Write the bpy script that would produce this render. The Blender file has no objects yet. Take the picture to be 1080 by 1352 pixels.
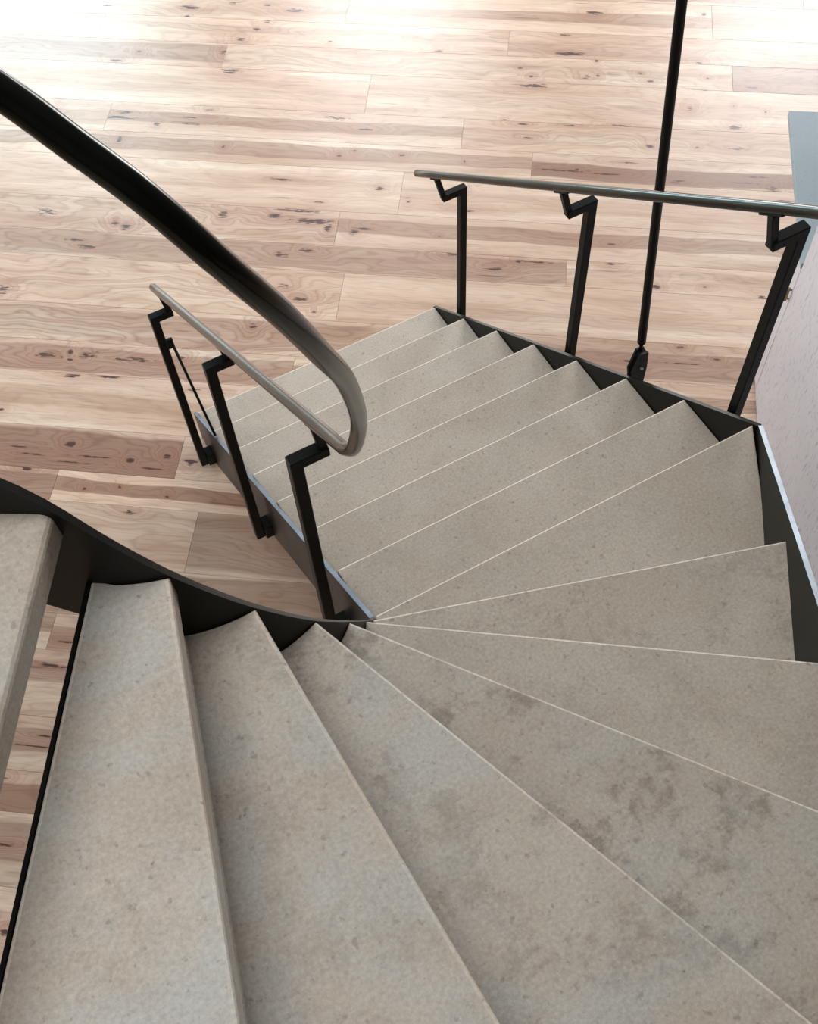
import bpy, bmesh, math, random
from mathutils import Vector, Matrix

S = bpy.context.scene
COL = S.collection
R = math.radians
FL = 0.175                      # floor is z = 0; the first tread top is one riser up

# ------------------------------------------------------------------ camera
cam_d = bpy.data.cameras.new('camera')
cam = bpy.data.objects.new('camera', cam_d); COL.objects.link(cam)
yaw, pitch, roll = 0.43934811578227073, 1.0368601691245405, -0.06927397530569476
cy, sy, cp, sp = math.cos(yaw), math.sin(yaw), math.cos(pitch), math.sin(pitch)
d_ = Vector((sy*cp, cy*cp, -sp)); r0 = Vector((cy, -sy, 0)); u0 = r0.cross(d_)
r_ = math.cos(roll)*r0 + math.sin(roll)*u0; u_ = -math.sin(roll)*r0 + math.cos(roll)*u0
M = Matrix((r_, u_, -d_)).transposed().to_4x4()
M.translation = Vector((0.019157, -2.718515, 3.563746 + FL))
cam.matrix_world = M
cam_d.sensor_fit = 'HORIZONTAL'; cam_d.sensor_width = 36.0; cam_d.lens = 36*1480/1080
cam_d.clip_start = 0.05
S.camera = cam

# ------------------------------------------------------------------ view, world, lights
S.view_settings.view_transform = 'Standard'; S.view_settings.look = 'None'
S.view_settings.gamma = 1.0; S.view_settings.use_curve_mapping = False
S.view_settings.exposure = 0.1
W = bpy.data.worlds.new('sky'); S.world = W; W.use_nodes = True
bg = W.node_tree.nodes['Background']; bg.inputs[0].default_value = (0.80, 0.90, 1.0, 1); bg.inputs[1].default_value = 1.0

UT = Vector((math.cos(R(-35.1)), math.sin(R(-35.1)), 0))     # along the floor planks
VT = Vector((-UT.y, UT.x, 0))                                # across the planks
def uv(u, v, z=0.0): return UT*u + VT*v + Vector((0, 0, z))

def area(name, loc, target, sx, sy_, power, col):
    l = bpy.data.lights.new(name, 'AREA'); l.shape = 'RECTANGLE'; l.size = sx; l.size_y = sy_
    l.energy = power; l.color = col
    o = bpy.data.objects.new(name, l); COL.objects.link(o); o.location = loc
    dr = (Vector(target) - Vector(loc)).normalized()
    x = Vector((0, 0, 1)).cross(-dr)
    x = UT.copy() if x.length < 1e-3 else x.normalized()
    y = (-dr).cross(x)
    m = Matrix((x, y, -dr)).transposed().to_4x4(); m.translation = Vector(loc); o.matrix_world = m
    return o
# daylight through the far-wall windows and skylight; left-wall windows are added fill
for u, wd in ((-3.45, 2.3), (0.05, 1.5), (3.9, 2.0)):
    area('window_and_fill_light', uv(u, 7.1, 2.6), uv(u, 0, 2.6), wd, 3.4, 46*wd*3.4, (0.66, 0.90, 1.0) if u < -1 else (0.95, 0.97, 1.0))
for v in (-1.6, 2.2):
    area('window_and_fill_light', uv(-4.9, v, 2.6), uv(0, v, 2.6), 2.8, 3.4, 85, (0.90, 0.96, 1.0))  # unseen left-wall windows, added as fill light for the floor
area('skylight_daylight', uv(0.6, -1.6, 6.0), uv(0.6, -1.6, 0), 2.4, 2.4, 100, (0.93, 0.97, 1.0))

# ------------------------------------------------------------------ helpers
def mat(name):
    m = bpy.data.materials.new(name); m.use_nodes = True
    nt = m.node_tree; return m, nt, nt.nodes['Principled BSDF']
class G:                                     # tiny node-graph helper
    def __init__(s, nt): s.nt = nt
    def n(s, t, **k):
        x = s.nt.nodes.new(t)
        for a, b in k.items(): setattr(x, a, b)
        return x
    def put(s, sock, v):
        if v is None: return
        if isinstance(v, bpy.types.NodeSocket): s.nt.links.new(v, sock)
        else: sock.default_value = v
    def m(s, op, a, b=None, c=None, clamp=False):
        x = s.n('ShaderNodeMath', operation=op, use_clamp=clamp)
        s.put(x.inputs[0], a); s.put(x.inputs[1], b); s.put(x.inputs[2], c); return x.outputs[0]
    def v(s, op, a, b=None):
        x = s.n('ShaderNodeVectorMath', operation=op); s.put(x.inputs[0], a); s.put(x.inputs[1], b); return x.outputs[0]
    def noise(s, vec, scale, detail=3, rough=.55, dist=0):
        x = s.n('ShaderNodeTexNoise'); s.put(x.inputs['Vector'], vec)
        x.inputs['Scale'].default_value = scale; x.inputs['Detail'].default_value = detail
        x.inputs['Roughness'].default_value = rough; x.inputs['Distortion'].default_value = dist
        return x.outputs['Fac']
    def mix(s, f, a, b, mode='MIX'):
        x = s.n('ShaderNodeMix', data_type='RGBA', blend_type=mode); s.put(x.inputs[0], f)
        s.put(x.inputs[6], a); s.put(x.inputs[7], b); return x.outputs[2]
    def ramp(s, f, lo, hi):
        x = s.n('ShaderNodeMapRange', clamp=True); x.interpolation_type = 'SMOOTHSTEP'
        s.put(x.inputs[0], f); x.inputs[1].default_value = lo; x.inputs[2].default_value = hi
        return x.outputs[0]
    def attr(s, name, out='Fac'):
        x = s.n('ShaderNodeAttribute', attribute_type='OBJECT', attribute_name=name); return x.outputs[out]
    def bump(s, h, strength, dist):
        x = s.n('ShaderNodeBump'); s.put(x.inputs['Height'], h)
        x.inputs['Strength'].default_value = strength; x.inputs['Distance'].default_value = dist
        return x.outputs[0]

def obj(name, bm, m, parent=None, smooth=False):
    me = bpy.data.meshes.new(name)
    bmesh.ops.recalc_face_normals(bm, faces=bm.faces)
    if smooth:
        for f in bm.faces: f.smooth = True
    bm.to_mesh(me); bm.free(); me.materials.append(m)
    o = bpy.data.objects.new(name, me); COL.objects.link(o)
    if parent: o.parent = parent
    if smooth:
        for e in me.edges: pass
    return o
def thing(name, label, cat, loc=(0, 0, 0), group=None):
    o = bpy.data.objects.new(name, None); COL.objects.link(o); o.location = loc
    o.empty_display_size = .1
    o['label'] = label; o['category'] = cat
    if group: o['group'] = group
    return o
def to_local(o, parent):
    # parts are modelled in world space; parents carry only a translation
    o.data.transform(Matrix.Translation(-parent_loc(parent)))
def parent_loc(p):
    l = Vector((0, 0, 0))
    while p is not None:
        l += Vector(p.location); p = p.parent
    return l
def part(name, bm, m, parent, smooth=False, origin=None):
    o = obj(name, bm, m, parent, smooth)
    if origin is not None:                   # give the part its own origin
        org = Vector(origin); o.location = org - parent_loc(parent)
        o.data.transform(Matrix.Translation(-org))
    else: o.data.transform(Matrix.Translation(-parent_loc(parent)))
    return o

def prism(bm, poly, z0, z1):
    """vertical prism over a 2-D polygon"""
    b = [bm.verts.new((x, y, z0)) for x, y in poly]; t = [bm.verts.new((x, y, z1)) for x, y in poly]
    n = len(poly); bm.faces.new(b[::-1]); ft = bm.faces.new(t)
    for i in range(n): bm.faces.new((b[i], b[(i+1) % n], t[(i+1) % n], t[i]))
    return ft
def box(bm, c, size, ax=None, ay=None):
    ax = ax or Vector((1, 0, 0)); ay = ay or Vector((0, 1, 0)); az = Vector((0, 0, 1)) if abs(ax.z)+abs(ay.z) < 1e-6 else ax.cross(ay)
    c = Vector(c); h = [s/2 for s in size]
    vs = [bm.verts.new(c + ax*(i*h[0]) + ay*(j*h[1]) + az*(k*h[2])) for i in (-1, 1) for j in (-1, 1) for k in (-1, 1)]
    for f in ((0, 1, 3, 2), (4, 6, 7, 5), (0, 4, 5, 1), (2, 3, 7, 6), (0, 2, 6, 4), (1, 5, 7, 3)):
        bm.faces.new([vs[i] for i in f])
def bevel(bm, w, seg=2, edges=None):
    bmesh.ops.bevel(bm, geom=list(edges or bm.edges), offset=w, segments=seg, profile=.5, affect='EDGES', clamp_overlap=True)
def tube(bm, pts, rad, seg=16, caps=True, round_end=(False, False)):
    pts = [Vector(q) for q in pts]; rads = [rad]*len(pts)
    if round_end[0]:
        d = (pts[1]-pts[0]).normalized(); ext = [(pts[0]-d*rad*.55*math.sin(a), rad*math.cos(a)) for a in (R(80), R(55), R(28))]
        pts = [e[0] for e in ext]+pts; rads = [e[1] for e in ext]+rads
    if round_end[1]:
        d = (pts[-1]-pts[-2]).normalized(); ext = [(pts[-1]+d*rad*.55*math.sin(a), rad*math.cos(a)) for a in (R(28), R(55), R(80))]
        pts += [e[0] for e in ext]; rads += [e[1] for e in ext]
    T = []
    for i in range(len(pts)):
        a = pts[max(i-1, 0)]; b = pts[min(i+1, len(pts)-1)]; T.append((b-a).normalized())
    up = Vector((0, 0, 1)) if abs(T[0].z) < .9 else Vector((1, 0, 0))
    x = up.cross(T[0]).normalized(); rings = []
    for i, q in enumerate(pts):
        x = (x - T[i]*x.dot(T[i])).normalized(); y = T[i].cross(x)
        rings.append([bm.verts.new(q + (x*math.cos(2*math.pi*k/seg) + y*math.sin(2*math.pi*k/seg))*rads[i]) for k in range(seg)])
    for i in range(len(rings)-1):
        for k in range(seg):
            bm.faces.new((rings[i][k], rings[i][(k+1) % seg], rings[i+1][(k+1) % seg], rings[i+1][k]))
    if caps: bm.faces.new(rings[0][::-1]); bm.faces.new(rings[-1])
def extrude_poly(bm, poly3, vec):
    a = [bm.verts.new(Vector(q)) for q in poly3]; b = [bm.verts.new(Vector(q)+Vector(vec)) for q in poly3]
    n = len(a); bm.faces.new(a[::-1]); bm.faces.new(b)
    for i in range(n): bm.faces.new((a[i], a[(i+1) % n], b[(i+1) % n], b[i]))
def catmull(P, n=8):
    P = [Vector(q) for q in P]; Q = [P[0]*2-P[1]]+P+[P[-1]*2-P[-2]]; out = []
    for i in range(1, len(Q)-2):
        a, b, c, d = Q[i-1:i+3]
        for k in range(n):
            t = k/n
            out.append(.5*((2*b)+(c-a)*t+(2*a-5*b+4*c-d)*t*t+(3*b-3*c+d-a)*t**3))
    out.append(P[-1]); return out

# ------------------------------------------------------------------ materials
# dark blackened steel
m_steel, nt, b = mat('blackened_steel'); g = G(nt)
tc = g.n('ShaderNodeTexCoord').outputs['Object']
n1 = g.noise(tc, 9, 5); n2 = g.noise(tc, 60, 3)
g.put(b.inputs['Base Color'], g.mix(g.ramp(n1, .3, .75), (.004, .004, .0035, 1), (.009, .009, .007, 1)))
b.inputs['Metallic'].default_value = 0; b.inputs['Specular IOR Level'].default_value = .13
g.put(b.inputs['Roughness'], g.m('MULTIPLY_ADD', n2, .2, .34))
g.put(b.inputs['Normal'], g.bump(n2, .08, .002))
# rubbed steel of the handrails
m_rail, nt, b = mat('rubbed_handrail_steel'); g = G(nt)
tc = g.n('ShaderNodeTexCoord').outputs['Object']
n1 = g.noise(tc, 6, 5); n2 = g.noise(tc, 120, 3)
g.put(b.inputs['Base Color'], g.mix(g.ramp(n1, .3, .75), (.022, .022, .017, 1), (.046, .046, .039, 1)))
b.inputs['Metallic'].default_value = .9
g.put(b.inputs['Roughness'], g.m('MULTIPLY_ADD', n1, .10, .15))
g.put(b.inputs['Normal'], g.bump(n2, .05, .001))
# dark steel of the stringer plates
m_plate, nt, b = mat('stringer_plate_steel'); g = G(nt)
tc = g.n('ShaderNodeTexCoord').outputs['Object']; n1 = g.noise(tc, 5, 5); n2 = g.noise(tc, 80, 3)
g.put(b.inputs['Base Color'], g.mix(g.ramp(n1, .3, .75), (.005, .005, .004, 1), (.012, .011, .009, 1)))
b.inputs['Metallic'].default_value = 0; b.inputs['Specular IOR Level'].default_value = .3
g.put(b.inputs['Roughness'], g.m('MULTIPLY_ADD', n1, .2, .30))
m_black, nt, b = mat('black_waxed_steel'); g = G(nt)
tc = g.n('ShaderNodeTexCoord').outputs['Object']; n1 = g.noise(tc, 5, 5)
g.put(b.inputs['Base Color'], g.mix(g.ramp(n1, .3, .75), (.006, .006, .004, 1), (.012, .012, .008, 1)))
b.inputs['Specular IOR Level'].default_value = .13
g.put(b.inputs['Roughness'], g.m('MULTIPLY_ADD', n1, .15, .38))
m_edge, nt, b = mat('sky_tinted_steel_edge'); g = G(nt)  # top edge, with a bluish sky reflection put into its colour
tc = g.n('ShaderNodeTexCoord').outputs['Object']; n1 = g.noise(tc, 12, 5)
g.put(b.inputs['Base Color'], g.mix(g.ramp(n1, .3, .75), (.06, .068, .075, 1), (.10, .115, .13, 1)))
b.inputs['Metallic'].default_value = .85; b.inputs['Roughness'].default_value = .38
m_edge2, nt, b = mat('dull_sky_tinted_edge'); g = G(nt)  # duller top edge, sky reflection likewise tinted into the colour
tc = g.n('ShaderNodeTexCoord').outputs['Object']; n1 = g.noise(tc, 8, 5)
g.put(b.inputs['Base Color'], g.mix(g.ramp(n1, .3, .75), (.055, .062, .078, 1), (.11, .12, .15, 1)))
b.inputs['Metallic'].default_value = .7; b.inputs['Roughness'].default_value = .45
m_bolt, nt, b = mat('zinc_bolt'); b.inputs['Base Color'].default_value = (.5, .5, .48, 1); b.inputs['Metallic'].default_value = .9; b.inputs['Roughness'].default_value = .4
m_brass, nt, b = mat('aged_brass'); b.inputs['Base Color'].default_value = (.32, .25, .13, 1); b.inputs['Metallic'].default_value = .9; b.inputs['Roughness'].default_value = .35

# honed concrete of the treads, and a paler copy that paints a highlight on the arris
def concrete(name, gain):
    m, nt, b = mat(name); g = G(nt)
    tc = g.n('ShaderNodeTexCoord').outputs['Object']
    sd = g.attr('seed'); tone = g.m('MULTIPLY', g.attr('tone'), gain); blot = g.attr('blotch'); cool = g.attr('cool')
    off = g.n('ShaderNodeCombineXYZ'); g.put(off.inputs[0], g.m('MULTIPLY', sd, 7.3)); g.put(off.inputs[1], g.m('MULTIPLY', sd, 3.1))
    P = g.v('ADD', tc, off.outputs[0])
    big = g.noise(P, 2.6, 4, .6, .6); mid = g.noise(P, 9, 6, .65, .4); fine = g.noise(P, 150, 3, .7); pit = g.noise(P, 60, 3, .6)
    med = g.noise(P, 42, 5, .75); big2 = g.noise(P, 4.0, 5, .65, .3)
    c = g.mix(g.ramp(big, .32, .70), (.39, .315, .245, 1), (.455, .378, .303, 1))
    c = g.mix(g.m('MULTIPLY', g.ramp(g.m('MULTIPLY_ADD', med, .45, g.m('MULTIPLY', mid, .75)), .58, .76), blot), c, (.215, .165, .12, 1))
    c = g.mix(g.m('MULTIPLY', g.ramp(mid, .50, .75), .30), c, (.51, .44, .365, 1))
    c = g.mix(g.m('MULTIPLY', g.ramp(big2, .42, .64), cool), c, (.41, .395, .355, 1))
    spk = g.m('MULTIPLY', g.ramp(pit, .61, .71), .48)
    c = g.mix(spk, c, (.17, .135, .10, 1))
    spk2 = g.m('MULTIPLY', g.m('MULTIPLY', g.ramp(g.noise(P, 95, 2, .5), .70, .76), g.ramp(mid, .45, .6)), .6)
    c = g.mix(spk2, c, (.12, .08, .055, 1))
    fv = g.m('MULTIPLY_ADD', fine, .80, .60)
    fc = g.n('ShaderNodeCombineXYZ'); [g.put(fc.inputs[i], g.m('MULTIPLY', fv, tone)) for i in range(3)]
    c = g.mix(1.0, c, fc.outputs[0], 'MULTIPLY')
    g.put(b.inputs['Base Color'], c)
    g.put(b.inputs['Roughness'], g.m('MULTIPLY_ADD', mid, .2, .42))
    b.inputs['Specular IOR Level'].default_value = .4
    g.put(b.inputs['Normal'], g.bump(g.m('ADD', fine, g.m('MULTIPLY', pit, .8)), .12, .002))
    return m
m_conc = concrete('honed_concrete', 1.0)
m_arris = concrete('highlit_concrete_arris', 1.22)

# hickory floor boards; every board carries its own seed, tone, streaks and knots
m_wood, nt, b = mat('hickory_board'); g = G(nt)
tc = g.n('ShaderNodeTexCoord').outputs['Object']
sep = g.n('ShaderNodeSeparateXYZ'); g.put(sep.inputs[0], tc); X, Y = sep.outputs[0], sep.outputs[1]
sd = g.attr('seed'); tone = g.attr('tone'); heart = g.attr('heart', 'Vector'); fig = g.attr('figure')
def comb(x, y, z=0.0):
    k = g.n('ShaderNodeCombineXYZ'); g.put(k.inputs[0], x); g.put(k.inputs[1], y); g.put(k.inputs[2], z); return k.outputs[0]
sz = g.m('MULTIPLY', sd, 5.7)
low = g.noise(comb(g.m('MULTIPLY', X, 1.3), g.m('MULTIPLY', Y, 4.5), sz), 1.0, 3, .55)
wob = g.noise(comb(g.m('MULTIPLY', X, 5), g.m('MULTIPLY', Y, 22), sz), 1.0, 4, .6)
wf = g.noise(comb(g.m('MULTIPLY', X, 34), g.m('MULTIPLY', Y, 110), sz), 1.0, 2, .6)
knot = None; halo = None
for i in range(8):
    kv = g.n('ShaderNodeSeparateXYZ'); g.put(kv.inputs[0], g.attr('knot_%d' % i, 'Vector'))
    ks = g.attr('size_%d' % i)                               # half height
    dx = g.m('DIVIDE', g.m('SUBTRACT', X, kv.outputs[0]), kv.outputs[2])
    dy = g.m('DIVIDE', g.m('SUBTRACT', Y, kv.outputs[1]), ks)
    d2 = g.m('ADD', g.m('MULTIPLY', dx, dx), g.m('MULTIPLY', dy, dy))
    dark = g.attr('dark_%d' % i)
    v1 = g.m('SUBTRACT', g.m('MULTIPLY_ADD', dark, .5, .5), g.m('POWER', d2, .7))
    dh = g.m('ADD', g.m('MULTIPLY', g.m('MULTIPLY', dx, dx), .16), g.m('MULTIPLY', g.m('MULTIPLY', dy, dy), .10))
    v2 = g.m('MULTIPLY', g.m('EXPONENT', g.m('MULTIPLY', dh, -1.0)), dark)
    knot = v1 if knot is None else g.m('MAXIMUM', knot, v1)
    halo = v2 if halo is None else g.m('MAXIMUM', halo, v2)
# ring field: long waves that bend round the knots
fld = g.m('ADD', g.m('MULTIPLY', low, 2.6), g.m('ADD', g.m('MULTIPLY', Y, 5.0), g.m('MULTIPLY', halo, .75)))
fld = g.m('MULTIPLY_ADD', wob, .16, fld)
ring = g.m('POWER', g.m('MULTIPLY_ADD', g.m('SINE', g.m('MULTIPLY', fld, 36)), .5, .5), 4.0)
ring2 = g.m('MULTIPLY_ADD', g.m('SINE', g.m('MULTIPLY', fld, 15)), .5, .5)
pore = g.noise(comb(g.m('MULTIPLY', X, 7), g.m('MULTIPLY', Y, 190), sz), 1.0, 3, .6)
hx = g.n('ShaderNodeSeparateXYZ'); g.put(hx.inputs[0], heart)  # centre, half width, strength of the heartwood band
hd = g.m('DIVIDE', g.m('ABSOLUTE', g.m('SUBTRACT', g.m('ADD', Y, g.m('MULTIPLY', g.m('SUBTRACT', low, .5), .09)), hx.outputs[0])), hx.outputs[1])
hb = g.m('MULTIPLY', g.m('SUBTRACT', 1.0, g.ramp(hd, .75, 1.15)), hx.outputs[2])
base = g.mix(g.ramp(low, .30, .72), (.76, .56, .41, 1), (.66, .435, .31, 1))
base = g.mix(g.m('MULTIPLY', g.m('MULTIPLY', ring2, fig), .30), base, (.43, .24, .14, 1))
drift = g.noise(comb(g.m('MULTIPLY', X, .9), g.m('MULTIPLY', Y, 11), g.m('ADD', sz, 4)), 1.0, 3, .6)
base = g.mix(g.m('MULTIPLY', g.ramp(drift, .48, .72), .55), base, (.43, .24, .14, 1))
base = g.mix(g.m('MULTIPLY', g.ramp(drift, .46, .30), .7), base, (.84, .67, .52, 1))
base = g.mix(hb, base, (.27, .13, .075, 1))
rim = g.m('MULTIPLY', g.m('SUBTRACT', 1.0, g.m('ABSOLUTE', g.m('DIVIDE', g.m('SUBTRACT', hd, .95), .16)), clamp=True), hx.outputs[2])
base = g.mix(g.m('MULTIPLY', rim, .75), base, (.21, .085, .045, 1))
base = g.mix(g.m('MULTIPLY', g.m('MULTIPLY', ring, g.m('MULTIPLY_ADD', hb, .7, g.m('MULTIPLY', fig, .5))), .42), base, (.21, .085, .045, 1))
base = g.mix(g.m('MULTIPLY', g.ramp(pore, .50, .80), .42), base, (.21, .085, .045, 1))
base = g.mix(g.m('MULTIPLY', halo, .34), base, (.33, .10, .055, 1))
kk = g.m('ADD', knot, g.m('MULTIPLY', g.m('SUBTRACT', g.m('MULTIPLY_ADD', wf, .55, g.m('MULTIPLY', g.noise(comb(g.m('MULTIPLY', X, 14), g.m('MULTIPLY', Y, 130), sz), 1.0, 2, .5), .55)), .56), 4.2))
base = g.mix(g.m('MULTIPLY', g.ramp(kk, .10, .80), .93), base, (.055, .014, .008, 1))
# small mineral streaks everywhere
st = g.noise(comb(g.m('MULTIPLY', X, 3.2), g.m('MULTIPLY', Y, 60), sz), 1.0, 2, .5)
gate = g.noise(comb(g.m('MULTIPLY', X, 1.7), g.m('MULTIPLY', Y, 7), g.m('ADD', sz, 9)), 1.0, 1, .5)
stk = g.m('MULTIPLY', g.m('MULTIPLY', g.ramp(st, .66, .76), g.ramp(gate, .50, .60)), g.m('MULTIPLY_ADD', hb, .5, .5))
base = g.mix(stk, base, (.14, .065, .04, 1))
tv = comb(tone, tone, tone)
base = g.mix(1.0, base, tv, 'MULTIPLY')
g.put(b.inputs['Base Color'], base)
g.put(b.inputs['Roughness'], g.m('MULTIPLY_ADD', pore, .12, 0.29))
b.inputs['Specular IOR Level'].default_value = 0.5
g.put(b.inputs['Normal'], g.bump(pore, .05, .001))

m_dark, nt, b = mat('charcoal_wall'); b.inputs['Base Color'].default_value = (.06, .055, .05, 1); b.inputs['Roughness'].default_value = .7  # unseen front and right walls, darkened to cut bounce light
m_ceil, nt, b = mat('dark_grey_ceiling'); b.inputs['Base Color'].default_value = (.20, .21, .22, 1); b.inputs['Roughness'].default_value = .7  # unseen ceiling, kept dark to cut bounce light
m_gap, nt, b = mat('dark_subfloor'); b.inputs['Base Color'].default_value = (.22, .14, .10, 1); b.inputs['Roughness'].default_value = .9
m_wall, nt, b = mat('white_wall_paint'); g = G(nt); tc = g.n('ShaderNodeTexCoord').outputs['Object']
g.put(b.inputs['Base Color'], g.mix(g.noise(tc, 3, 3), (.72, .71, .69, 1), (.78, .77, .75, 1))); b.inputs['Roughness'].default_value = .8
# pinkish grey panel with short dark vertical flecks
m_panel, nt, b = mat('flecked_grey_panel'); g = G(nt); tc = g.n('ShaderNodeTexCoord').outputs['Object']
mp = g.n('ShaderNodeMapping'); g.put(mp.inputs[0], tc); mp.inputs[3].default_value = (1, 1, .22)
f1 = g.noise(mp.outputs[0], 110, 3, .6); f2 = g.noise(tc, 5, 3)
c = g.mix(f2, (.56, .49, .49, 1), (.64, .57, .57, 1)); c = g.mix(g.m('MULTIPLY', g.ramp(f1, .57, .68), .6), c, (.19, .16, .19, 1))
g.put(b.inputs['Base Color'], c); b.inputs['Roughness'].default_value = .5
m_top, nt, b = mat('honed_grey_benchtop'); g = G(nt); tc = g.n('ShaderNodeTexCoord').outputs['Object']
c = g.mix(g.noise(tc, 6, 5), (.25, .30, .32, 1), (.30, .35, .37, 1)); c = g.mix(g.m('MULTIPLY', g.ramp(g.noise(tc, 160, 2), .6, .75), .4), c, (.13, .15, .17, 1))
g.put(b.inputs['Base Color'], c); b.inputs['Roughness'].default_value = .42

# ------------------------------------------------------------------ setting: floor
floor_bm = bmesh.new()
q = [uv(-4.9, -4.9), uv(6.4, -4.9), uv(6.4, 7.0), uv(-4.9, 7.0)]
extrude_poly(floor_bm, [(a.x, a.y, -.10) for a in q], (0, 0, .094))
floor = obj('floor', floor_bm, m_gap); floor['kind'] = 'structure'
rows = [-4.9,-4.66,-4.45,-4.3,-4.02,-3.82,-3.67,-3.40,-3.19,-3.04,-2.77,-2.56,-2.41,-2.15,-1.96,-1.81,-1.575,-1.333,-1.19,-.992,-.739,-.591,-.38,-.112,.03,.235,.51,.68,.885,1.163,1.32,1.535,1.815,1.99,2.20,2.49,2.68,2.88,3.15,3.31,3.52,3.80,3.96,4.17,4.45,4.61,4.82,5.10,5.26,5.47,5.75,5.91,6.12,6.4,6.56,6.77,7.0]
joints = {-.739: [-1.6,-.06,2.0], -.38: [-1.3,.38,2.3], -.112: [-.225,1.9], .03: [-1.9,.25,2.2], .235: [-2.2,1.2,3.1], .51: [-1.5,.63,2.8],
  .68: [-1.2,1.45,3.2], .885: [-2.0,.773,3.3], 1.163: [-1.7,1.75,3.5], 1.32: [-2.2,.70,3.0], 1.535: [-1.9,.965,2.95], 1.815: [-1.3,1.56,3.4],
  1.99: [-.55,1.215,3.6], 2.20: [-2.3,.72,3.1], 2.49: [-1.7,-.055,2.51], 2.68: [-.76,1.39,3.3], 2.88: [-1.9,.525,2.42]}
# (row, left end) -> tone, heart (centre from row middle, half width, strength), figure
look = {(1.815,-1.3): (1.0,(.01,.045,.55),.5), (1.815,1.56): (.90,(-.03,.05,.8),.7), (1.163,-1.7): (.93,(0,.07,.45),.9), (1.163,1.75): (1.0,(.02,.02,.2),.5),
 (1.535,-1.9): (1.0,(0,.02,.0),.5), (1.535,.965): (.98,(0,.03,.1),.4), (.03,-1.9): (.86,(-.01,.09,.75),1.2), (.03,.25): (.88,(0,.06,.25),.7), (-.112,-.225): (1.0,(.0,.030,.8),.8),
 (-.112,1.9): (.9,(0,.05,.4),.6), (-.112,-99): (.84,(0,.06,.6),1.0), (.51,-1.5): (.95,(-.01,.06,.5),1.2), (.68,-1.2): (.94,(0,.08,.35),1.3), (.68,1.45): (.92,(-.03,.07,.5),.9), (.51,.63): (.96,(-.02,.04,.5),.8),
 (.235,-2.2): (.95,(0,.03,.15),.5), (-.38,-1.3): (.82,(0,.1,.12),.9), (-.38,.38): (.72,(0,.12,.5),.5), (-.591,-99): (.72,(0,.09,.55),.4), (2.49,2.51): (.9,(0,.1,.6),.5), (1.32,-2.2): (.98,(0,.1,.1),1.2),  # the darkest tones here put the stair's shade into the boards
 (1.99,1.215): (.98,(0,.05,.2),.9), (2.20,.72): (.97,(0,.05,.12),.7), (2.68,1.39): (.96,(-.03,.04,.2),.8), (.885,.773): (1.0,(-.05,.03,.15),.5), (.885,-2.0): (1.0,(0,.05,.1),1.1), (.68,3.2): (.9,(0,.06,.5),.6)}
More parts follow.
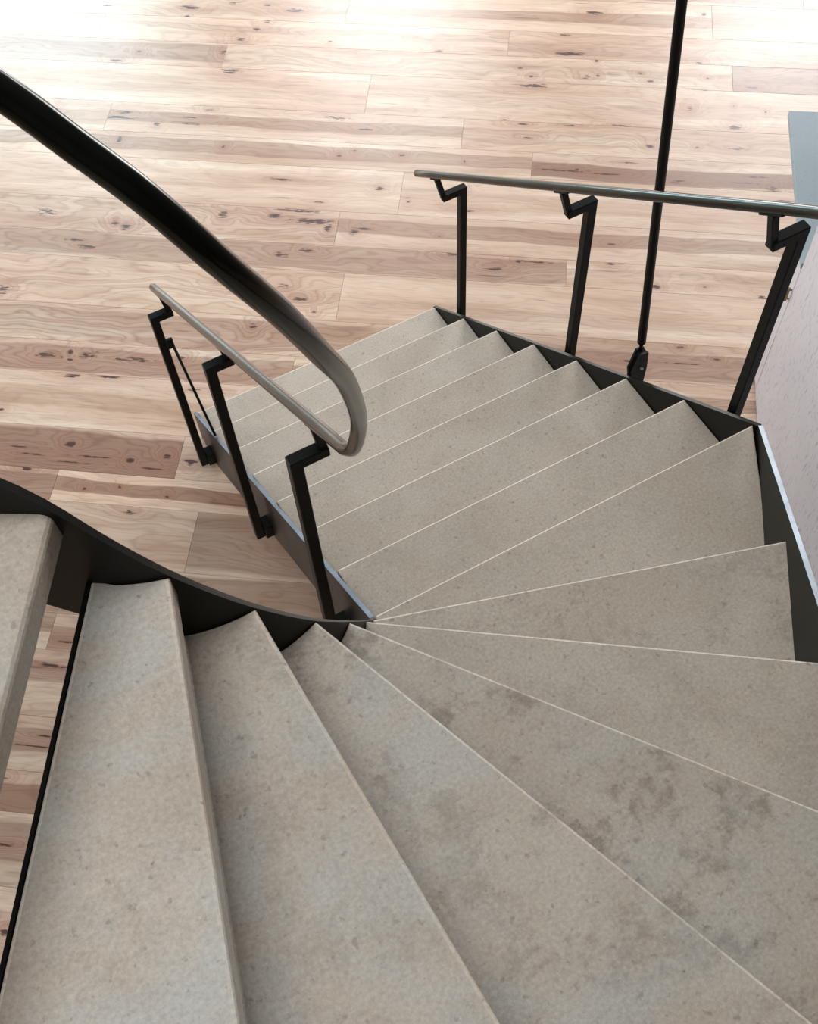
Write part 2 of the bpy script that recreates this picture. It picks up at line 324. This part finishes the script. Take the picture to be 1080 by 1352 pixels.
KN = [(-0.77,2.949,0.034,0.0127,0.7),(-0.32,2.959,0.058,0.0189,1.0),(-0.32,2.882,0.017,0.0124,0.9),(-0.51,2.586,0.016,0.0118,0.9),(-0.61,2.508,0.032,0.0146,1.0),(-0.47,2.127,0.047,0.0163,0.9),(-0.49,2.087,0.101,0.0108,0.8),(-0.29,2.058,0.015,0.0161,1.0),(-0.15,2.111,0.077,0.0081,0.7),(-0.11,2.065,0.054,0.008,0.9),(-0.45,1.933,0.015,0.021,0.9),(-0.09,3.012,0.041,0.0127,0.7),(0.09,3.004,0.033,0.0095,0.7),(0.25,2.969,0.049,0.0188,1.0),(0.12,2.873,0.024,0.0185,0.8),(0.07,2.808,0.024,0.0183,0.5),(0.0,2.718,0.024,0.018,1.0),(-0.07,2.616,0.02,0.0177,0.9),(0.01,2.462,0.055,0.0229,0.9),(0.47,2.731,0.016,0.012,0.7),(-0.05,2.174,0.027,0.0109,0.9),(0.04,2.108,0.038,0.0081,0.7),(0.27,2.103,0.045,0.008,0.6),(0.59,2.159,0.113,0.0135,0.5),(0.68,2.106,0.015,0.0107,1.0),(0.74,2.089,0.045,0.0106,0.6),(0.07,1.918,0.011,0.0104,1.0),(0.71,1.938,0.011,0.0103,0.9),(0.64,1.902,0.011,0.0103,1.0),(0.94,1.924,0.015,0.0103,1.0),(0.39,1.72,0.08,0.0099,0.7),(0.86,1.701,0.021,0.0147,0.7),(0.59,1.586,0.029,0.0048,0.6),(0.16,1.474,0.029,0.0238,0.7),(0.4,1.484,0.032,0.019,1.0),(0.51,1.526,0.107,0.012,0.8),(0.58,1.464,0.113,0.0189,0.95),(0.66,1.428,0.018,0.0234,1.0),(0.78,1.413,0.021,0.0186,0.9),(0.82,1.436,0.049,0.0093,0.7),(0.25,1.287,0.021,0.0092,0.7),(0.58,1.322,0.014,0.0092,1.0),(0.58,1.281,0.035,0.0136,0.8),(0.47,1.249,0.042,0.0181,0.6),(0.6,0.996,0.04,0.0129,1.0),(0.51,1.063,0.034,0.0174,0.7),(-0.33,1.378,0.022,0.0188,1.0),(-0.28,1.363,0.025,0.0234,1.0),(-0.5,1.355,0.022,0.0071,0.9),(-0.5,1.26,0.05,0.0138,0.7),(-0.43,1.224,0.046,0.0137,0.9),(-0.21,1.246,0.018,0.0069,0.7),(-0.34,1.184,0.021,0.0091,0.7),(-0.29,1.198,0.028,0.0091,0.7),(-0.29,1.305,0.007,0.0093,1.0),(-0.74,0.943,0.028,0.026,0.9),(-0.68,1.424,0.066,0.0381,0.3),(-0.44,0.599,0.047,0.0161,1.0),(-0.34,0.62,0.013,0.0161,0.9),(-0.37,0.588,0.007,0.008,0.9),(-0.33,0.58,0.013,0.008,0.8),(-0.27,0.609,0.023,0.0161,1.0),(-0.24,0.616,0.04,0.0321,0.5),(-0.06,0.603,0.099,0.012,0.9),(0.15,0.633,0.02,0.016,0.8),(-0.3,0.497,0.04,0.0118,0.8),(-0.15,0.506,0.072,0.0098,0.9),(-0.55,0.298,0.013,0.0075,1.0),(-0.35,0.163,0.013,0.0073,0.9),(-0.21,0.153,0.025,0.0145,0.9),(-0.38,0.093,0.057,0.0054,0.9),(-0.4,0.124,0.076,0.0036,0.7),(-0.11,0.103,0.11,0.0054,0.8),(0.05,0.099,0.019,0.0107,1.0),(0.2,0.135,0.019,0.0143,0.9),(0.18,0.196,0.009,0.0073,0.9),(0.15,0.068,0.062,0.0053,0.8),(-0.2,0.069,0.094,0.0043,0.6),(-0.36,0.022,0.025,0.0071,1.0),(0.24,0.469,0.032,0.0077,0.8),(0.34,0.462,0.026,0.0077,0.8),(-0.1,-0.048,0.009,0.0069,1.0),(0.04,-0.028,0.009,0.0069,1.0),(0.24,-0.055,0.009,0.0069,1.0),(1.82,3.052,0.047,0.0186,0.9),(1.68,2.865,0.035,0.012,0.6),(1.71,2.718,0.099,0.0176,0.9),(1.84,2.674,0.008,0.0116,1.0),(1.79,2.544,0.026,0.0142,0.8),(1.85,2.56,0.011,0.0085,1.0),(1.46,2.59,0.011,0.0057,1.0),(1.52,2.532,0.015,0.0085,1.0),(1.53,2.464,0.083,0.0168,0.8),(1.41,2.207,0.011,0.0054,0.9),(1.5,2.181,0.029,0.008,1.0),(1.72,2.187,0.044,0.0053,0.9),(1.53,2.088,0.029,0.0052,0.8),(1.07,2.15,0.015,0.0053,1.0),(0.98,2.101,0.033,0.0079,0.9),(1.04,2.697,0.019,0.0118,0.7),(2.38,3.075,0.012,0.0123,0.9),(2.35,2.68,0.019,0.0173,1.0),(2.39,2.575,0.011,0.0056,0.9),(2.37,2.489,0.018,0.0083,0.7),(2.3,2.352,0.018,0.0136,1.0),(2.51,2.384,0.007,0.0082,1.0),(2.66,2.351,0.007,0.0081,0.9),(2.51,2.233,0.028,0.0159,1.0),(1.97,2.205,0.043,0.0064,1.0),(2.06,2.591,0.015,0.0085,0.8),(2.11,2.538,0.019,0.0085,0.8),(1.97,2.574,0.007,0.0057,1.0),(2.11,2.073,0.021,0.0155,1.0),(2.33,2.079,0.011,0.0077,1.0),(2.52,2.088,0.049,0.0103,0.8),(2.61,2.523,0.036,0.0111,0.9),(2.01,1.953,0.049,0.0061,0.9),(1.91,1.87,0.088,0.0075,0.9),(2.24,1.845,0.035,0.0148,0.7),(2.67,1.829,0.027,0.0195,1.0),(2.57,1.86,0.103,0.0049,0.8),(2.6,1.902,0.086,0.005,0.8),(1.94,1.427,0.03,0.0091,0.8),(1.94,1.309,0.027,0.0112,0.9),(2.14,1.197,0.02,0.0174,0.9),(2.35,1.21,0.013,0.0065,0.8),(2.59,1.169,0.026,0.0129,0.8),(2.24,0.865,0.016,0.0081,0.9),(2.39,0.814,0.015,0.006,0.8),(2.25,0.781,0.124,0.004,0.6),(2.03,0.775,0.025,0.006,1.0),(1.24,1.906,0.007,0.0076,1.0),(1.77,1.889,0.014,0.01,1.0),(1.7,1.879,0.141,0.006,0.8),(1.24,1.311,0.034,0.0113,0.9),(1.43,1.241,0.04,0.0133,0.9),(1.54,1.294,0.027,0.009,0.9),(1.62,1.296,0.087,0.0054,0.7),(1.06,1.224,0.01,0.0089,0.9),(1.17,1.416,0.01,0.0046,0.8),(0.67,0.932,0.01,0.0085,0.8),(0.42,0.827,0.017,0.0166,0.8),(-0.03,-0.797,0.056,0.0087,1.0),(0.01,-0.703,0.028,0.0035,0.9),(0.0,-1.1,0.095,0.0032,0.9),(0.03,-1.061,0.027,0.0032,0.8),(-0.07,-1.221,0.016,0.0078,0.8),(-0.0,-1.442,0.036,0.0073,1.0),(0.08,-1.712,0.015,0.0112,1.0)]
rnd = random.Random(11)
boards = []
for i in range(len(rows)-1):
    v0, v1 = rows[i], rows[i+1]
    if v0 in joints: J = joints[v0]
    elif v0 == -.591 or (-1.6 < v0 < -.6): J = [-1.8 + .7*((i*37) % 5)/5, 1.6 + .5*((i*53) % 7)/7]
    else:
        J = []; a = -4.9 + rnd.uniform(1.5, 3.4)
        while a < 6.0: J.append(a); a += rnd.uniform(2.6, 3.6)
    ends = [-4.9]+[j for j in J]+[6.4]
    for a, c_ in zip(ends[:-1], ends[1:]):
        boards.append((v0, v1, a, c_))
GAP = .0007
for bi, (v0, v1, a, c_) in enumerate(boards):
    vm, um = (v0+v1)/2, (a+c_)/2
    bm = bmesh.new(); L, H = c_-a-GAP, v1-v0-GAP
    box(bm, (0, 0, -.003), (L, H, .006))
    es = [e for e in bm.edges if all(v.co.z > -.001 for v in e.verts)]
    bevel(bm, .0007, 1, es)
    o = obj('plank', bm, m_wood, floor); o.location = uv(um, vm); o.rotation_euler = (0, 0, R(-35.1))
    o.location.z = 0
    key = None
    for (kr, ku), val in look.items():
        if kr == v0 and (abs(ku-a) < .01 or (ku == -99 and (a < -1.0 and c_ > -.5))): key = val
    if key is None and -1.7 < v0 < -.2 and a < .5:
        key = (rnd.uniform(.66, .80), (rnd.uniform(-.04, .04), rnd.uniform(.03, .07), rnd.choice([.3, .5, .7])), .8)  # shade under the upper stair painted in as a darker board tone
    if key is None:
        key = (rnd.uniform(.92, 1.03), (rnd.uniform(-.04, .04), rnd.uniform(.02, .06), rnd.choice([0, 0, .15, .3, .5])), rnd.uniform(.3, .9))
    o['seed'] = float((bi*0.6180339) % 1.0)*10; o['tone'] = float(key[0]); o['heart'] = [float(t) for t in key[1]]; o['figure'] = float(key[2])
    ks = [(k[0]-um, k[1]-vm, max(k[2], .006), max(k[3], .004), k[4]) for k in KN if a < k[0] < c_ and v0 <= k[1] < v1]
    ks.sort(key=lambda k: -k[2]*k[3]*k[4]); ks = ks[:8]
    if not ks and rnd.random() < .8:
        ks = [(rnd.uniform(-L/2, L/2), rnd.uniform(-H/2, H/2)*.8, rnd.uniform(.01, .06), rnd.uniform(.006, .014), rnd.uniform(.6, 1)) for _ in range(5)]
    while len(ks) < 8: ks.append((50.0, 50.0, .01, .01, 0.0))
    for n_, k in enumerate(ks):
        o['knot_%d' % n_] = [float(k[0]), float(k[1]), float(k[2])*1.15]; o['size_%d' % n_] = float(k[3])*1.15; o['dark_%d' % n_] = float(k[4])

# walls with window openings, seen only as the light they let in
def wall(name, org, ax, length, n_out, openings, height=6.2, wm=None):
    """org: start on the floor; ax along; openings [(s0,s1,z0,z1)]"""
    bm = bmesh.new(); s = 0
    def blk(s0, s1, z0, z1):
        if s1-s0 > 1e-3 and z1-z0 > 1e-3:
            c = org + ax*((s0+s1)/2) + n_out*.1; box(bm, (c.x, c.y, (z0+z1)/2), (s1-s0, .2, z1-z0), ax, n_out)
    for (s0, s1, z0, z1) in sorted(openings):
        blk(s, s0, 0, height); blk(s0, s1, 0, z0); blk(s0, s1, z1, height); s = s1
    blk(s, length, 0, height)
    o = obj(name, bm, wm or m_wall); o['kind'] = 'structure'; return o
wn = [0]
def window(org, ax, n_out, s0, s1, z0, z1):
    wn[0] += 1; bm = bmesh.new()
    c = org + ax*((s0+s1)/2) + n_out*.06; w, h = s1-s0, z1-z0
    for zz in (z0+.03, z1-.03, z0+h*.68): box(bm, (c.x, c.y, zz), (w, .05, .06 if zz != z0+h*.68 else .04), ax, n_out)
    for t in (s0+.03, (s0+s1)/2, s1-.03):
        cc = org + ax*t + n_out*.06; box(bm, (cc.x, cc.y, (z0+z1)/2), (.06, .05, h), ax, n_out)
    o = obj('window_%d' % wn[0], bm, m_steel); o['kind'] = 'structure'
far_o, left_o = uv(-4.9, 7.0), uv(-4.9, -4.9)
fo = [(.25, 2.65, .85, 4.35), (4.15, 5.75, .85, 4.35), (7.75, 9.85, .85, 4.35)]
lo = [(3.3-1.45, 3.3+1.45, .85, 4.35), (7.1-1.45, 7.1+1.45, .85, 4.35)]
wall('wall_back', far_o, UT, 11.3, VT, fo); wall('wall_left', left_o, VT, 11.9, -UT, lo)
wall('wall_right', uv(6.4, -4.9), VT, 11.9, UT, [], wm=m_dark); wall('wall_front', uv(-4.9, -4.9), UT, 11.3, -VT, [], wm=m_dark)
for a in fo: window(far_o, UT, VT, *a)
for a in lo: window(left_o, VT, -UT, *a)  # unseen frames for the added left-wall fill
bm = bmesh.new()
for (u0, u1, v0, v1) in ((-5.1, -.6, -5.1, 7.2), (1.8, 6.6, -5.1, 7.2), (-.6, 1.8, -5.1, -2.8), (-.6, 1.8, -.4, 7.2)):
    extrude_poly(bm, [uv(u0, v0, 6.2), uv(u1, v0, 6.2), uv(u1, v1, 6.2), uv(u0, v1, 6.2)], (0, 0, .2))
o = obj('ceiling', bm, m_ceil); o['kind'] = 'structure'

# ------------------------------------------------------------------ the staircase
H_, GO = .175, .2388
CX, CY = .105, -1.672
def V2(x, y): return Vector((x, y))
def ang(a): return V2(math.cos(R(a)), math.sin(R(a)))
C2 = V2(CX, CY)
RI = .300                                     # inner end of the winders
RK = [(0, .302), (6, .292), (17.6, .277), (35, .273), (53, .280), (70, .291), (88, .295), (105, .298), (122, .300), (140, .300)]
def rin(a):                                   # radius of the well at angle a (degrees from the flight)
    a = abs(a)
    for (a0, r0_), (a1, r1_) in zip(RK[:-1], RK[1:]):
        if a <= a1: return r0_+(r1_-r0_)*(a-a0)/(a1-a0)
    return .300
def arc(a0, a1, n=6): return [C2+ang(a0+(a1-a0)*i/n)*rin(a0+(a1-a0)*i/n) for i in range(n+1)]
out_r = {8: V2(1.478, -1.672), 9: V2(1.252, -2.036), 10: V2(1.046, -2.336), 11: V2(.838, -2.638), 12: V2(.590, -2.985),
         13: V2(.163, -3.075), 14: V2(-.262, -3.062)}
d15 = ang(-121.8); p15 = V2(-.060, -1.907)
p14b = V2(-.066, -1.912)
out_r[15] = p15+d15*1.22
t16 = ang(148.2)
polys = {}
for k in range(1, 8):
    y0, y1 = -GO*(k-1), -GO*k - .02
    polys[k] = [V2(.4115, y1), V2(1.478, y1), V2(1.478, y0), V2(.4115, y0)]
for k in range(8, 15):
    a0, a1 = -17.6*(k-8), -17.6*(k-7)
    if k == 14: a1 = -121.8
    inner = arc(a0, a1)
    if k == 14: inner[-1] = p14b
    P_ = inner + [out_r[k+1] if k < 14 else p14b+d15*1.22, out_r[k]]
    if k < 14:
        bd = (out_r[k+1]-inner[-1]).normalized(); bn = V2(-bd.y, bd.x)
        if bn.dot(inner[0]-inner[-1]) > 0: bn = -bn
        e0 = C2+(inner[-1]+bn*.021-C2).normalized()*rin(a1)
        P_ = inner + [e0, out_r[k+1]+bn*.021, out_r[k]]
    polys[k] = P_
polys[15] = [p15, p15+t16*.12+d15*.006, p15+t16*.255, out_r[15]+t16*.255, out_r[15]]
p16 = p15+t16*GO
polys[16] = [p16, p16+t16*.255, out_r[15]+t16*(GO+.255), out_r[15]+t16*GO]

stair = thing('staircase', 'winding staircase of pale honed concrete treads on curved black steel stringers', 'staircase', (.4, -1.7, 0))
tones = {1:1.13,2:1.13,3:1.10,4:1.10,5:1.06,6:1.04,7:1.02,8:1.0,9:.99,10:.97,11:.93,12:.97,13:.99,14:1.04,15:1.04,16:1.0}
bl = {11:1.0, 10:.35, 9:.6, 12:.75, 13:.5, 14:.35, 15:.3}
for k, P_ in polys.items():
    zt = FL + H_*(k-1)
    cx = sum((q.x for q in P_))/len(P_); cy_ = sum((q.y for q in P_))/len(P_)
    bm = bmesh.new(); TH = .05
    prism(bm, [(q.x, q.y) for q in P_], zt-TH, zt)
    bmesh.ops.recalc_face_normals(bm, faces=bm.faces)
    es = [e for e in bm.edges if all(v.co.z > zt-.001 for v in e.verts)]
    if k >= 15:
        es += [e for e in bm.edges if abs(e.verts[0].co.x-e.verts[1].co.x) < 1e-5 and abs(e.verts[0].co.y-e.verts[1].co.y) < 1e-5 and (V2(e.verts[0].co.x, e.verts[0].co.y)-P_[0]).length < .01]
        bevel(bm, .014, 4, es)
    else: bevel(bm, .0045 if k < 13 else .006, 2, es)
    tr = part('tread', bm, m_conc, stair, origin=(cx, cy_, zt))
    for f in tr.data.polygons: f.use_smooth = False
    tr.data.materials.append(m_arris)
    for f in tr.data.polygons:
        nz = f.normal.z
        if .15 < nz < .97 and f.area < .03: f.material_index = 1  # bevel faces take the painted highlight
    tr['seed'] = float((k*.618) % 1)*4; tr['tone'] = float(tones.get(k, 1)); tr['blotch'] = float(bl.get(k, .25)); tr['cool'] = float({11: .35, 12: .6, 13: .7, 14: .75, 15: .7, 16: .7, 10: .15, 9: .15}.get(k, .12))
    # steel carrier angle under the back edge and thin tray below the slab
    n_ = len(P_)
    if k < 8: b0, b1, f0 = P_[0], P_[1], P_[3]
    elif k <= 14: b0, b1, f0 = P_[-3], P_[-2], P_[0]
    elif k == 15: b0, b1, f0 = P_[2], P_[3], P_[0]
    else: b0, b1, f0 = P_[1], P_[2], P_[0]
    ax = (b1-b0).normalized(); nn = V2(-ax.y, ax.x)
    mid = (b0+b1)/2
    if nn.dot(mid-V2(cx, cy_)) < 0: nn = -nn
    bm = bmesh.new(); m3 = mid+nn*.003; A3 = Vector((ax.x, ax.y, 0)); N3 = Vector((nn.x, nn.y, 0))
    box(bm, (m3.x, m3.y, zt-.033), ((b1-b0).length-.004, .005, .064), A3, N3)
    m4 = mid-nn*.022
    box(bm, (m4.x, m4.y, zt-TH-.004), ((b1-b0).length*.93, .045, .006), A3, N3)
    part('carrier_angle', bm, m_steel, tr)

def strip(bm, path, thick):
    """path: [(x, y, z_top, z_bot)] of the inner face, thickness to the left of travel"""
    n = len(path); P = [V2(q[0], q[1]) for q in path]; offs = []
    for i in range(n):
        ds = []
        if i > 0: ds.append((P[i]-P[i-1]).normalized())
        if i < n-1: ds.append((P[i+1]-P[i]).normalized())
        ns = [V2(-d.y, d.x) for d in ds]; m_ = sum(ns, V2(0, 0)).normalized()
        offs.append(P[i]+m_*(thick/max(.3, m_.dot(ns[0]))))
    rows_ = []
    for i in range(n):
        rows_.append([bm.verts.new((P[i].x, P[i].y, path[i][2])), bm.verts.new((offs[i].x, offs[i].y, path[i][2])),
                      bm.verts.new((offs[i].x, offs[i].y, path[i][3])), bm.verts.new((P[i].x, P[i].y, path[i][3]))])
    tops = []
    for i in range(n-1):
        a, b_ = rows_[i], rows_[i+1]
        for j in range(4):
            f = bm.faces.new((a[j], a[(j+1) % 4], b_[(j+1) % 4], b_[j]))
            if j == 0: tops.append(f)
    bm.faces.new(rows_[0][::-1]); bm.faces.new(rows_[-1])
    return tops
def stringer(path, thick, edge_mat, face_mat=None):
    bm = bmesh.new(); tops = strip(bm, path, thick)
    for f in tops: f.material_index = 1
    o = part('stringer', bm, face_mat or m_black, stair); o.data.materials.append(edge_mat); return o
zn = lambda y: FL + (-y/GO)*H_
DB = .275
def zb(z): return max(0.0, z-DB)
# inner stringer: straight, round the well, then straight again
path = [(.4085, .012, zn(.012)+.002, 0.0)]
for i in range(1, 41):
    y = .012+(-1.672-.012)*i/40
    path.append((.4085-.0045*i/40, y, zn(y), zb(zn(y))))
for i in range(1, 61):
    a = 121.8*i/60; q = C2+ang(-a)*(rin(a)-.001)
    zt = FL+1.225+H_*a/17.6; path.append((q.x, q.y, zt, zt-DB-.02*i/60))
q0 = C2+ang(-121.8)*.299; z0 = path[-1][2]
for s, dz, db in ((.02, .032, .318), (.04, .058, .334), (.06, .078, .340), (.12, .125, .342), (.4, .33, .35), (.62, .49, .35)):
    q = q0+t16*s; path.append((q.x, q.y, z0+dz, z0+dz-db))
stringer(path[:43], -.011, m_edge2, m_plate)
stringer(path[42:], -.011, m_plate)
# outer stringer: along the flight, then across the winders
path = [(1.4795, .012, zn(.012), 0.0)]
for i in range(1, 25):
    y = .012+(-1.687-.012)*i/24; path.append((1.4795, y, zn(y), zb(zn(y))))
stringer(path, .0115, m_plate)
dd = ang(-124.5); A0 = V2(1.4795, -1.687); path = []
for i in range(0, 19):
    s = 1.62*i/18; q = A0+dd*s; zt = FL+1.239+.513*s; path.append((q.x, q.y, zt, zt-.34))
q = V2(.575, -3.02); z1 = path[-1][2]; path[-1] = (q.x, q.y, z1, z1-.36)
stringer(path, .0115, m_edge)
path = [(.575, -3.02, z1, z1-.36), (.15, -3.10, z1+.17, z1-.2), (-.28, -3.085, z1+.36, z1-.02), (-.70, -2.955, z1+.56, z1+.18), (-1.12, -2.69, z1+.80, z1+.42)]
stringer(path, .0115, m_plate)

# ------------------------------------------------------------------ railings
SQ = .028
def sweep_sq(bm, pts, w, d, side):
    """square bar along a polyline lying in the plane spanned by x and z; d = depth along y"""
    P = [Vector(q) for q in pts]; n = len(P); ring = []
    Yv = Vector((0, 1, 0))
    for i in range(n):
        ds = []
        if i > 0: ds.append((P[i]-P[i-1]).normalized())
        if i < n-1: ds.append((P[i+1]-P[i]).normalized())
        ns = [d_.cross(Yv) for d_ in ds]; m_ = sum(ns, Vector()).normalized(); k = (w/2)/max(.35, m_.dot(ns[0]))
        ring.append([bm.verts.new(P[i]+m_*k*a+Yv*(d/2*b_)) for a, b_ in ((1, 1), (-1, 1), (-1, -1), (1, -1))])
    for i in range(n-1):
        for j in range(4): bm.faces.new((ring[i][j], ring[i][(j+1) % 4], ring[i+1][(j+1) % 4], ring[i+1][j]))
    bm.faces.new(ring[0][::-1]); bm.faces.new(ring[-1])
    bmesh.ops.recalc_face_normals(bm, faces=bm.faces)
    bevel(bm, .002, 1)
def make_post(parent, x, y, ztop, zfoot, x_arm, x_rail, z_rail, x_plate, rail_dir, foot_down=.0):
    """upright with a stepped arm; foot arm turns in to the stringer plate"""
    bm = bmesh.new()
    sg = 1 if x_arm > x else -1; sf = 1 if x_plate > x else -1
    sweep_sq(bm, [(x, y, zfoot-.031), (x, y, ztop), (x_arm, y, ztop)], SQ, SQ, sg)
    fb = bmesh.new(); box(fb, ((x+x_plate)/2+sf*SQ/4, y, zfoot), (abs(x_plate-x)-SQ/2, .050, .062)); bevel(fb, .002, 1)
    po = part('post', bm, m_steel, parent, origin=(x, y, zfoot))
    bm = bmesh.new()
    a = Vector((x_arm-sg*.008, y, ztop-.006)); b_ = Vector((x_rail, y, z_rail-.015))
    sweep_sq(bm, [a, b_], .019, .019, 1)
    part('bracket_stem', bm, m_steel, po)
    bm = bmesh.new(); rd = Vector(rail_dir).normalized(); ay = Vector((1, 0, 0)); az = rd.cross(ay)
    c = Vector((x_rail, y, z_rail)) - Vector((0, 0, 1))*.0155
    box(bm, c, (.075, .020, .005), rd, ay); bevel(bm, .0015, 1)
    part('saddle_plate', bm, m_steel, po)
    part('foot_block', fb, m_steel, po)
    return po
RR = .0132
# right railing
rz = lambda y: FL + .747 + (-y)*(H_/GO)*1.002
rrail = thing('stair_railing', 'straight black steel railing with three posts on the right side of the flight', 'railing', (1.5, -.9, FL+.4))
bm = bmesh.new()
pts = [(1.4225, .004, rz(.004)), (1.4225, -.5, rz(-.5)), (1.4225, -1.1, rz(-1.1)), (1.4225, -1.62, rz(-1.62))]
pts += [(1.420, -1.70, rz(-1.70)), (1.400, -1.78, rz(-1.76))]
e = V2(1.400, -1.78)
for s in (.1, .4, .9, 1.35): q = e+dd*s; pts.append((q.x, q.y, rz(-1.76)+.52*s))
P_ = []
for i in range(len(pts)-1):
    a, b_ = Vector(pts[i]), Vector(pts[i+1]); n_ = max(1, int((b_-a).length/.15)); P_ += [a.lerp(b_, j/n_) for j in range(n_)]
P_.append(Vector(pts[-1]))
tube(bm, P_, RR, 20, round_end=(True, True))
part('handrail', bm, m_rail, rrail, smooth=True)
sl = Vector((0, -1, H_/GO))
for y, zt in ((-.14, .737), (-.86, 1.273), (-1.57, 1.786)):
    make_post(rrail, 1.524, y, FL+zt, max(zn(y)-.17, .03), 1.442, 1.4225, rz(y), 1.4915, sl)
# posts that carry the rail on beyond the corner
# left railing: follows the flight and turns up round the stair well
lrail = thing('stair_railing', 'thick dark handrail curving round the stair well, on stepped black posts at the left', 'railing', (.4, -.9, FL+.4))
LR = [(.063, -2.015, 3.059), (.094, -2.040, 3.018), (.127, -2.065, 2.972), (.165, -2.082, 2.900), (.210, -2.070, 2.799), (.258, -2.024, 2.660), (.315, -1.936, 2.472), (.378, -1.80, 2.182), (.396, -1.715, 1.985)]
lz = lambda y: .765 + (-.04-y)*.7027
low = [Vector((.400, -.030+ (-1.655+.030)*i/12, 0)) for i in range(13)]
for q in low: q.z = lz(q.y)
up = LR[::-1]
ext = [Vector(LR[0])+Vector((t16.x, t16.y, .95))*s for s in (.05, .12, .25, .4, .62)]
crv = [low[-1]]+[Vector(q) for q in up]+ext
cm = catmull(crv, 8)
allp = low[:-1]+cm
allp = [q+Vector((0, 0, FL)) for q in allp]
bm = bmesh.new(); tube(bm, allp, RR, 24, round_end=(True, True))
part('handrail', bm, m_rail, lrail, smooth=True)
for y, x, zt, zf in ((-.13, .354, .730, -.115), (-.85, .354, 1.266, .412), (-1.50, .346, 1.690, .88)):
    po = make_post(lrail, x, y, FL+zt, FL+zf, .420, .401, FL+lz(y), .3975, sl)
    if y == -.13:
        bm = bmesh.new(); box(bm, (.378, y, FL+.585), (.026, .012, .045)); bevel(bm, .0015, 1)
        part('strut_tab', bm, m_steel, po)
        bm = bmesh.new(); tube(bm, [(.386, y, FL+.578), (.402, -.30, FL+.225)], .0052, 10)
        part('strut_rod', bm, m_steel, po, smooth=True)
# end fixing of the flight stringer where it meets the curved one
bm = bmesh.new(); box(bm, (.385, -1.66, FL+1.02), (.03, .07, .15)); bevel(bm, .002, 1)
part('splice_block', bm, m_steel, stair)

# ------------------------------------------------------------------ hanging rod with clevis
rod = thing('hanger_rod', 'tall thin black steel rod rising from a bolted clevis outside the right stringer', 'rod', (1.52, -1.19, FL+.83))
bm = bmesh.new(); a = Vector((1.52, -1.181, FL+1.0)); dv = Vector((0, .106, 1.017))
tube(bm, [a, a+dv*4.94], .0125, 14); part('rod', bm, m_steel, rod, smooth=True)
bm = bmesh.new(); tube(bm, [a-dv*.03, a+dv*.004], .0055, 10); part('threaded_stud', bm, m_steel, rod, smooth=True)
bm = bmesh.new()
for yy in (-1.206, -1.184):
    extrude_poly(bm, [(1.506, yy, FL+.978), (1.533, yy, FL+.972), (1.539, yy, FL+.90), (1.536, yy, FL+.74), (1.4935, yy, FL+.74), (1.4935, yy, FL+.87), (1.487, yy, FL+.903)], (0, .007, 0))
box(bm, (1.519, -1.191, FL+.966), (.024, .02, .012))
cl = part('clevis', bm, m_steel, rod)
bm = bmesh.new(); tube(bm, [(1.516, -1.212, FL+.912), (1.516, -1.174, FL+.912)], .0045, 10); part('bolt', bm, m_bolt, rod)

# ------------------------------------------------------------------ kitchen bench on the right
IA = Vector((2.5257, -.823, 0)); IT = Vector((math.cos(R(-125.1)), math.sin(R(-125.1)), 0)); IN = Vector((-IT.y, IT.x, 0))
def ib(bm, s0, s1, n0, n1, z0, z1):
    c = IA+IT*((s0+s1)/2)+IN*((n0+n1)/2); box(bm, (c.x, c.y, (z0+z1)/2), (s1-s0, n1-n0, z1-z0), IT, IN)
bench = thing('kitchen_bench', 'kitchen bench with smooth blue-grey top cantilevered past its flecked grey cabinet', 'bench', tuple(IA))
bm = bmesh.new(); ib(bm, .0, .11, .018, .75, 0, .712); part('cabinet_body', bm, m_panel, bench)
bm = bmesh.new(); ib(bm, .002, .108, 0, .018, .012, .708); bevel(bm, .001, 1); dr = part('door', bm, m_panel, bench)
bm = bmesh.new(); c = IA+IT*.099-IN*.012; tube(bm, [(c.x, c.y, .535), (c.x, c.y, .60)], .0055, 10)
for zz in (.545, .592): tube(bm, [(c.x, c.y, zz), tuple(IA+IT*.099+IN*.002+Vector((0, 0, zz)))], .0035, 8)
h = part('handle', bm, m_brass, dr, smooth=True); h['label'] = 'small brass handle'
bm = bmesh.new(); ib(bm, -.685, .108, -.004, .78, .712, .740); bevel(bm, .002, 2); part('benchtop', bm, m_top, bench)
wallp = thing('cabinet', 'tall flecked pinkish-grey cabinet beside the winder stringer, standing higher than the benchtop', 'cabinet', tuple(IA+IT*.6))
bm = bmesh.new(); ib(bm, .112, 2.6, .02, .78, 0, .915); part('cabinet_body', bm, m_panel, wallp)
for s0, s1 in ((.112, 2.6),):
    bm = bmesh.new(); ib(bm, s0, s1-.0015, 0, .02, .01, .915); bevel(bm, .001, 1); part('front_panel', bm, m_panel, wallp)
bm = bmesh.new(); ib(bm, .112, 2.6, -.002, .78, .9155, .925); part('top_board', bm, m_panel, wallp)
